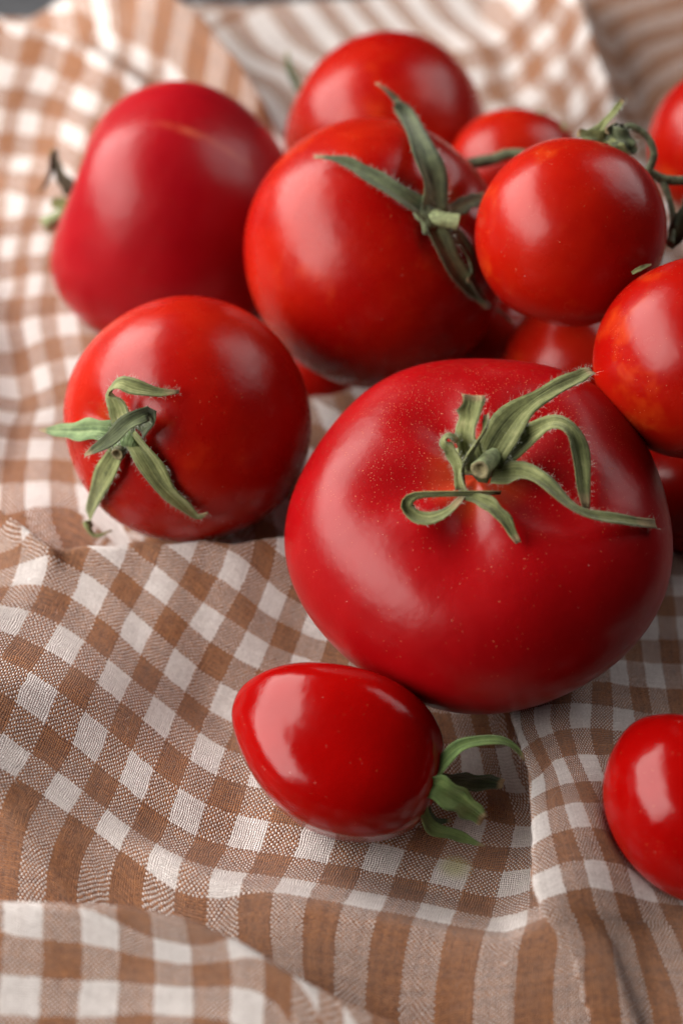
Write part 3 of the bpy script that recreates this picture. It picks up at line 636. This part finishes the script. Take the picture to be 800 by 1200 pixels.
# ------------------------------------------------------------------ tomatoes
def frame(ax):
    a = Vector(ax).normalized(); h = Vector((0, 0, 1)) if abs(a.z) < .9 else Vector((1, 0, 0))
    x = h.cross(a).normalized(); y = a.cross(x)
    return x, y, a
def fruit(key, name, label):
    c, R, ax, kk, (nl, la), (dd, dw), tap, tip, mat, seed = TOM[key]
    r_ = random.Random(seed); ph = r_.uniform(0, 6.28); ph2 = r_.uniform(0, 6.28); ph3 = r_.uniform(0, 6.28)
    ex, ey, ez = frame(ax)
    nt, npn = 72, 108
    V = []; stem = []; scar = []
    def pt(th, fi):
        lobe = la*math.cos(nl*fi+ph)*(.35+.65*math.exp(-((th-.75)/.8)**2)) + (0 if key == 'beefsteak' else la*.5*math.cos(2*fi+ph2)) + la*.4*math.cos(3*fi+ph3)*math.sin(th)
        if key == 'plum': lobe = la*math.cos(4*fi+ph)*(.5+.5*math.sin(th)) + .02*math.cos(fi+ph2)
        s = math.sin(th)
        if kk < .85: s = abs(s)**.88
        if key == 'plum': s = abs(s)**.92
        s *= 1 + tap*math.cos(th) + lobe
        dim = dd*math.exp(-(th/dw)**2)*(1 + .28*math.sin(min(1, th/dw)*1.57)*math.cos(nl*fi+ph))
        z = kk*math.cos(th) - dim + (-tip if tip else .03)*math.exp(-((math.pi-th)/(.42 if key == 'plum' else .35))**2)
        p = ex*(s*math.cos(fi)) + ey*(s*math.sin(fi))
        if key == 'oxheart':                 # its upper shoulder falls back, the lower one bulges
            up = Vector((.14, .69, .71)); up = (up-ez*up.dot(ez)).normalized(); q = p.dot(up)
            cm = up.cross(ez); g = p.dot(cm)
            z -= (.09*q)*max(0, math.cos(th)+.15)
            z -= .17*math.exp(-(th/.70)**2)*g*g/(g*g+q*q+.01)   # a saddle runs through the stem hollow
        if key == 'plum':                    # the blossom tip bends up
            p = p + Vector((0, .67, .74))*(.22*max(0, -math.cos(th))**2)
        return (p + ez*z)*R
    V.append(pt(0, 0)); stem.append(1.)
    for i in range(1, nt):
        th = math.pi*i/nt
        for j in range(npn):
            V.append(pt(th, 2*math.pi*j/npn)); stem.append(math.exp(-(th/.95)**2))
    V.append(pt(math.pi, 0)); stem.append(0.)
    Fc = [(0, 1+j, 1+(j+1) % npn) for j in range(npn)]
    for i in range(nt-2):
        a = 1+i*npn; b = a+npn
        Fc += [(a+j, b+j, b+(j+1) % npn, a+(j+1) % npn) for j in range(npn)]
    a = 1+(nt-2)*npn; e = len(V)-1
    Fc += [(a+j, e, a+(j+1) % npn) for j in range(npn)]
    o = mesh_obj(name, V, Fc, M[mat], loc=c)
    at = o.data.attributes.new('stem', 'FLOAT', 'POINT'); at.data.foreach_set('value', stem)
    if key == 'oxheart':                     # a healed pale scar along its shoulder
        A = Vector((.55, .28, .80)).normalized()
        for v in V:
            scar.append(0.)
        line = [Vector(p).normalized() for p in SCAR]
        for i, v in enumerate(V):
            d = v.normalized(); best = 9
            for p, q in zip(line[:-1], line[1:]):
                t = max(0, min(1, (d-p).dot(q-p)/(q-p).length_squared)); best = min(best, (d-p-(q-p)*t).length)
            scar[i] = max(0, 1-best/.032)*.45
        s2 = o.data.attributes.new('scar', 'FLOAT', 'POINT'); s2.data.foreach_set('value', scar)
    tag(o, label, 'tomato', 'red tomatoes heaped on the gingham cloth')
    return o
SCAR = [(-.05, -.25, .97), (.25, -.28, .93), (.50, -.30, .81), (.66, -.30, .69)]

def spline(P, n):
    P = [np.array(p, float) for p in P]
    P = [2*P[0]-P[1]] + P + [2*P[-1]-P[-2]]
    out = []
    m = len(P)-3
    for k in range(n+1):
        s = k/n*m; i = min(int(s), m-1); t = s-i
        a, b, c, d = P[i:i+4]
        out.append(.5*(2*b + (c-a)*t + (2*a-5*b+4*c-d)*t*t + (3*b-a-3*c+d)*t**3))
    return out

def blade(parent, name, style, pts, idx):
    """A sepal: a cupped, wrinkled, thin blade along a bent midrib."""
    r_ = np.random.default_rng(100+idx)
    n = 22; m = 6
    Q = spline(pts, n)
    top = []; bot = []; uvs = []
    edge = []
    ph = r_.uniform(0, 6, 4)
    for i, q in enumerate(Q):
        p = q[:3]; wd = max(.012, q[3])
        T = Q[min(i+1, n)][:3]-Q[max(i-1, 0)][:3]; T /= np.linalg.norm(T)+1e-9
        N = q[4:7]-T*(q[4:7]@T); N /= np.linalg.norm(N)+1e-9
        W = np.cross(T, N); a = math.radians(q[7])
        W, N = W*math.cos(a)+N*math.sin(a), N*math.cos(a)-W*math.sin(a)
        t = i/n
        for j in range(m+1):
            s = j/m*2-1
            we = wd*.5*(1+.10*math.sin(7*t*3+ph[0]+(2 if s > 0 else 0))+.06*math.sin(19*t+ph[1]*(1 if s > 0 else 2)))
            cup = .32*wd*(s*s) - .10*wd*math.exp(-(s/.22)**2) + .07*wd*math.sin(14*t+3.5*s+ph[2]) + .03*wd*math.sin(9*s+5*t+ph[3])
            P = p + W*we*s + N*(cup*.55)
            th = .022 + .018*(1-s*s)
            top.append(P+N*th*.5); bot.append(P-N*th*.5); uvs.append((s*.5+.5, t))
            if j in (0, m): edge.append((P, W*(1 if j else -1), N, T))
    V = top+bot; o_ = len(top); Fc = []
    for i in range(n):
        for j in range(m):
            a = i*(m+1)+j
            Fc.append((a, a+m+1, a+m+2, a+1)); Fc.append((o_+a, o_+a+1, o_+a+m+2, o_+a+m+1))
        a = i*(m+1); Fc.append((a, o_+a, o_+a+m+1, a+m+1))
        b = a+m; Fc.append((b, b+m+1, o_+b+m+1, o_+b))
    for j in range(m):
        Fc.append((j, j+1, o_+j+1, o_+j)); a = n*(m+1)+j; Fc.append((a, o_+a, o_+a+1, a+1))
    o = mesh_obj(name, V, Fc, M[style], parent)
    uv = o.data.uv_layers.new(name='blade'); uu = uvs+uvs
    for l in o.data.loops: uv.data[l.index].uv = uu[l.vertex_index]
    # fine hairs standing off the margins
    if style in ('pale', 'green', 'dark') and len(pts) > 4:
        HV = []; HF = []
        for _ in range(210):
            P, W, N, T = edge[r_.integers(0, len(edge))]
            d = W*r_.uniform(.3, 1)+N*r_.uniform(-.2, .9)+T*r_.uniform(-.5, .8); d /= np.linalg.norm(d)
            L = r_.uniform(.04, .15); sd = np.cross(d, N); sd /= np.linalg.norm(sd)+1e-9
            P = P+T*r_.uniform(-.06, .06); k = len(HV); bend = N*r_.uniform(-.02, .03)
            HV += [P-sd*.0016, P+sd*.0016, P+d*L*.55+sd*.0013+bend, P+d*L*.55-sd*.0013+bend, P+d*L+bend*2.2]
            HF += [(k, k+1, k+2, k+3), (k+3, k+2, k+4)]
        h = mesh_obj('hair_fringe', HV, HF, M['hair'], o); h['kind'] = 'stuff'
    return o

def tube(parent, name, style, pts, hollow, idx):
    r_ = random.Random(idx)
    n = max(14, 8*len(pts)); m = 12
    Q = spline(pts, n); V = []; Fc = []
    X = None
    ring = 0
    def put(p, T, r, jit=.06):
        nonlocal X, ring
        if X is None:
            X = np.cross(T, [0.3, .2, 1.]); 
        X = X-T*(X@T); X = X/np.linalg.norm(X); Y = np.cross(T, X)
        for j in range(m):
            a = 2*math.pi*j/m; rr = r*(1+jit*math.sin(3*a+idx)+jit*.6*math.sin(5*a+2*idx+.25*ring)+r_.uniform(-.02, .02))
            V.append(p+(X*math.cos(a)+Y*math.sin(a))*rr)
        if ring:
            b = (ring-1)*m
            for j in range(m): Fc.append((b+j, b+(j+1) % m, b+m+(j+1) % m, b+m+j))
        ring += 1
    for i, q in enumerate(Q):
        T = Q[min(i+1, n)][:3]-Q[max(i-1, 0)][:3]; T = T/np.linalg.norm(T)
        put(q[:3], T, q[3]*(1+(0 if hollow else .05)*math.sin(i*1.3+idx)))
    E, R = Q[-1][:3], Q[-1][3]
    if hollow:
        put(E+T*R*.10, T, R*.93); put(E+T*R*.08, T, R*.62, .1); put(E-T*R*.5, T, R*.45, .1)
    b = (ring-1)*m; V.append((np.mean(V[b:b+m], 0))); Fc += [(b+j, b+(j+1) % m, len(V)-1) for j in range(m)]
    V.append(np.mean(V[:m], 0)); Fc += [((j+1) % m, j, len(V)-1) for j in range(m)]
    o = mesh_obj(name, V, Fc, M[style], parent)
    if hollow:
        nf = m*3+2*m
        o.data.materials.append(M['pith'])
        polys = list(o.data.polygons)
        for p in polys[-(m*4):-m]: p.material_index = 1
    HV = []; HF = []
    for _ in range(60 if hollow else 110):
        i = r_.randrange(len(Q)); q = Q[i]; d = np.array([r_.gauss(0, 1) for _ in range(3)])
        T = Q[min(i+1, n)][:3]-Q[max(i-1, 0)][:3]; T = T/np.linalg.norm(T)
        d -= T*(d@T); d /= np.linalg.norm(d); P = q[:3]+d*q[3]*.95; d = d+T*r_.uniform(-.5, .5); L = r_.uniform(.03, .09)
        sd = np.cross(d, T); sd /= np.linalg.norm(sd); k = len(HV)
        HV += [P-sd*.0015, P+sd*.0015, P+d*L]; HF.append((k, k+1, k+2))
    h = mesh_obj('hair_fringe', HV, HF, M['hair'], o); h['kind'] = 'stuff'
    return o

def pad(parent, c, nrm, r, style, idx):
    """The fused middle of a calyx, where the sepals meet."""
    x, y, z = frame(nrm); r_ = random.Random(idx); V = []; Fc = []; n = 20; rings = 5
    c = Vector(c); ph = r_.uniform(0, 6)
    V.append(c+z*r*.22)
    for i in range(1, rings+1):
        q = i/rings
        for j in range(n):
            a = 2*math.pi*j/n; rr = r*q*(1+.22*q*math.cos(5*a+ph)+.06*math.sin(3*a+idx)); hgt = .22*(1-q*q)-.16*q**4+.03*math.sin(7*a+idx)*q
            V.append(c+(x*math.cos(a)+y*math.sin(a))*rr+z*r*hgt)
    Fc += [(0, 1+j, 1+(j+1) % n) for j in range(n)]
    for i in range(rings-1):
        a = 1+i*n; Fc += [(a+j, a+n+j, a+n+(j+1) % n, a+(j+1) % n) for j in range(n)]
    k = len(V); V.append(c-z*r*.3); a = 1+(rings-1)*n
    Fc += [(a+(j+1) % n, a+j, k) for j in range(n)]
    o = mesh_obj('calyx_base', V, Fc, M[style], parent)
    uv = o.data.uv_layers.new(name='blade')
    for l in o.data.loops:
        v = V[l.vertex_index]-c; uv.data[l.index].uv = (.5+v.dot(x)/r*.5, .3+.2*v.dot(y)/r)
    return o

LABELS = {
 'beefsteak': ('beefsteak_tomato', 'large squat crimson beefsteak tomato with curled grey-green calyx and gold specks'),
 'round_low': ('tomato', 'round scarlet tomato whose five-pointed calyx faces the viewer, tucked behind a cloth fold'),
 'round_high': ('tomato', 'large round tomato with two long dark sepals and a pale cut stem stub'),
 'oxheart': ('oxheart_tomato', 'lobed rose-red tomato lying on its side with brown dried sepals and a pale scar'),
 'round_rear': ('tomato', 'blurred round tomato at the very back of the heap, behind the dark-sepalled one'),
 'small_rear': ('cherry_tomato', 'small blurred tomato peeking out behind the topmost vine tomato'),
 'vine_top': ('cherry_tomato', 'smooth vine tomato on top of the heap with crumpled calyx and green stalk'),
 'vine_far': ('cherry_tomato', 'blurred tomato beyond the green vine stalk, cut off by the picture edge'),
 'vine_near': ('cherry_tomato', 'orange-red vine tomato leaning over the big beefsteak, cut by the picture edge'),
 'under_vine': ('tomato', 'shadowed tomato underneath the topmost vine tomato, mostly hidden'),
 'wedged': ('tomato', 'dark hidden tomato wedged in the gap between three larger tomatoes'),
 'sunk': ('tomato', 'shadowed tomato deep in the dark gap behind the gold-specked beefsteak'),
 'under_near': ('tomato', 'dark tomato in shade beside the beefsteak, under the orange-red one'),
 'plum': ('plum_tomato', 'glossy pointed plum tomato lying in the cloth hollow with fresh green curling sepals'),
 'plum_edge': ('plum_tomato', 'glossy stemless oval tomato on the front cloth, cut by the picture edge'),
}
OB = {}
for key, (nm, lb) in LABELS.items(): OB[key] = fruit(key, nm, lb)
OB['vine'] = None
for i, (key, nm, style, pts, hollow) in enumerate(TUBES):
    if key == 'vine' and nm == 'rachis':
        o = tube(None, 'tomato_vine', style, pts, hollow, i); OB['vine'] = o
        tag(o, 'hairy green vine stalk with bent side stalks between the cherry tomatoes', 'vine stalk')
for i, (key, nm, style, pts, hollow) in enumerate(TUBES):
    if nm != 'rachis': tube(OB[key], nm, style, pts, hollow, i)
for i, (key, nm, style, pts) in enumerate(SEPALS): blade(OB[key], nm, style, pts, i)
for i, (key, c, nrm, r, style) in enumerate(PADS): pad(OB[key], c, nrm, r, style, i)
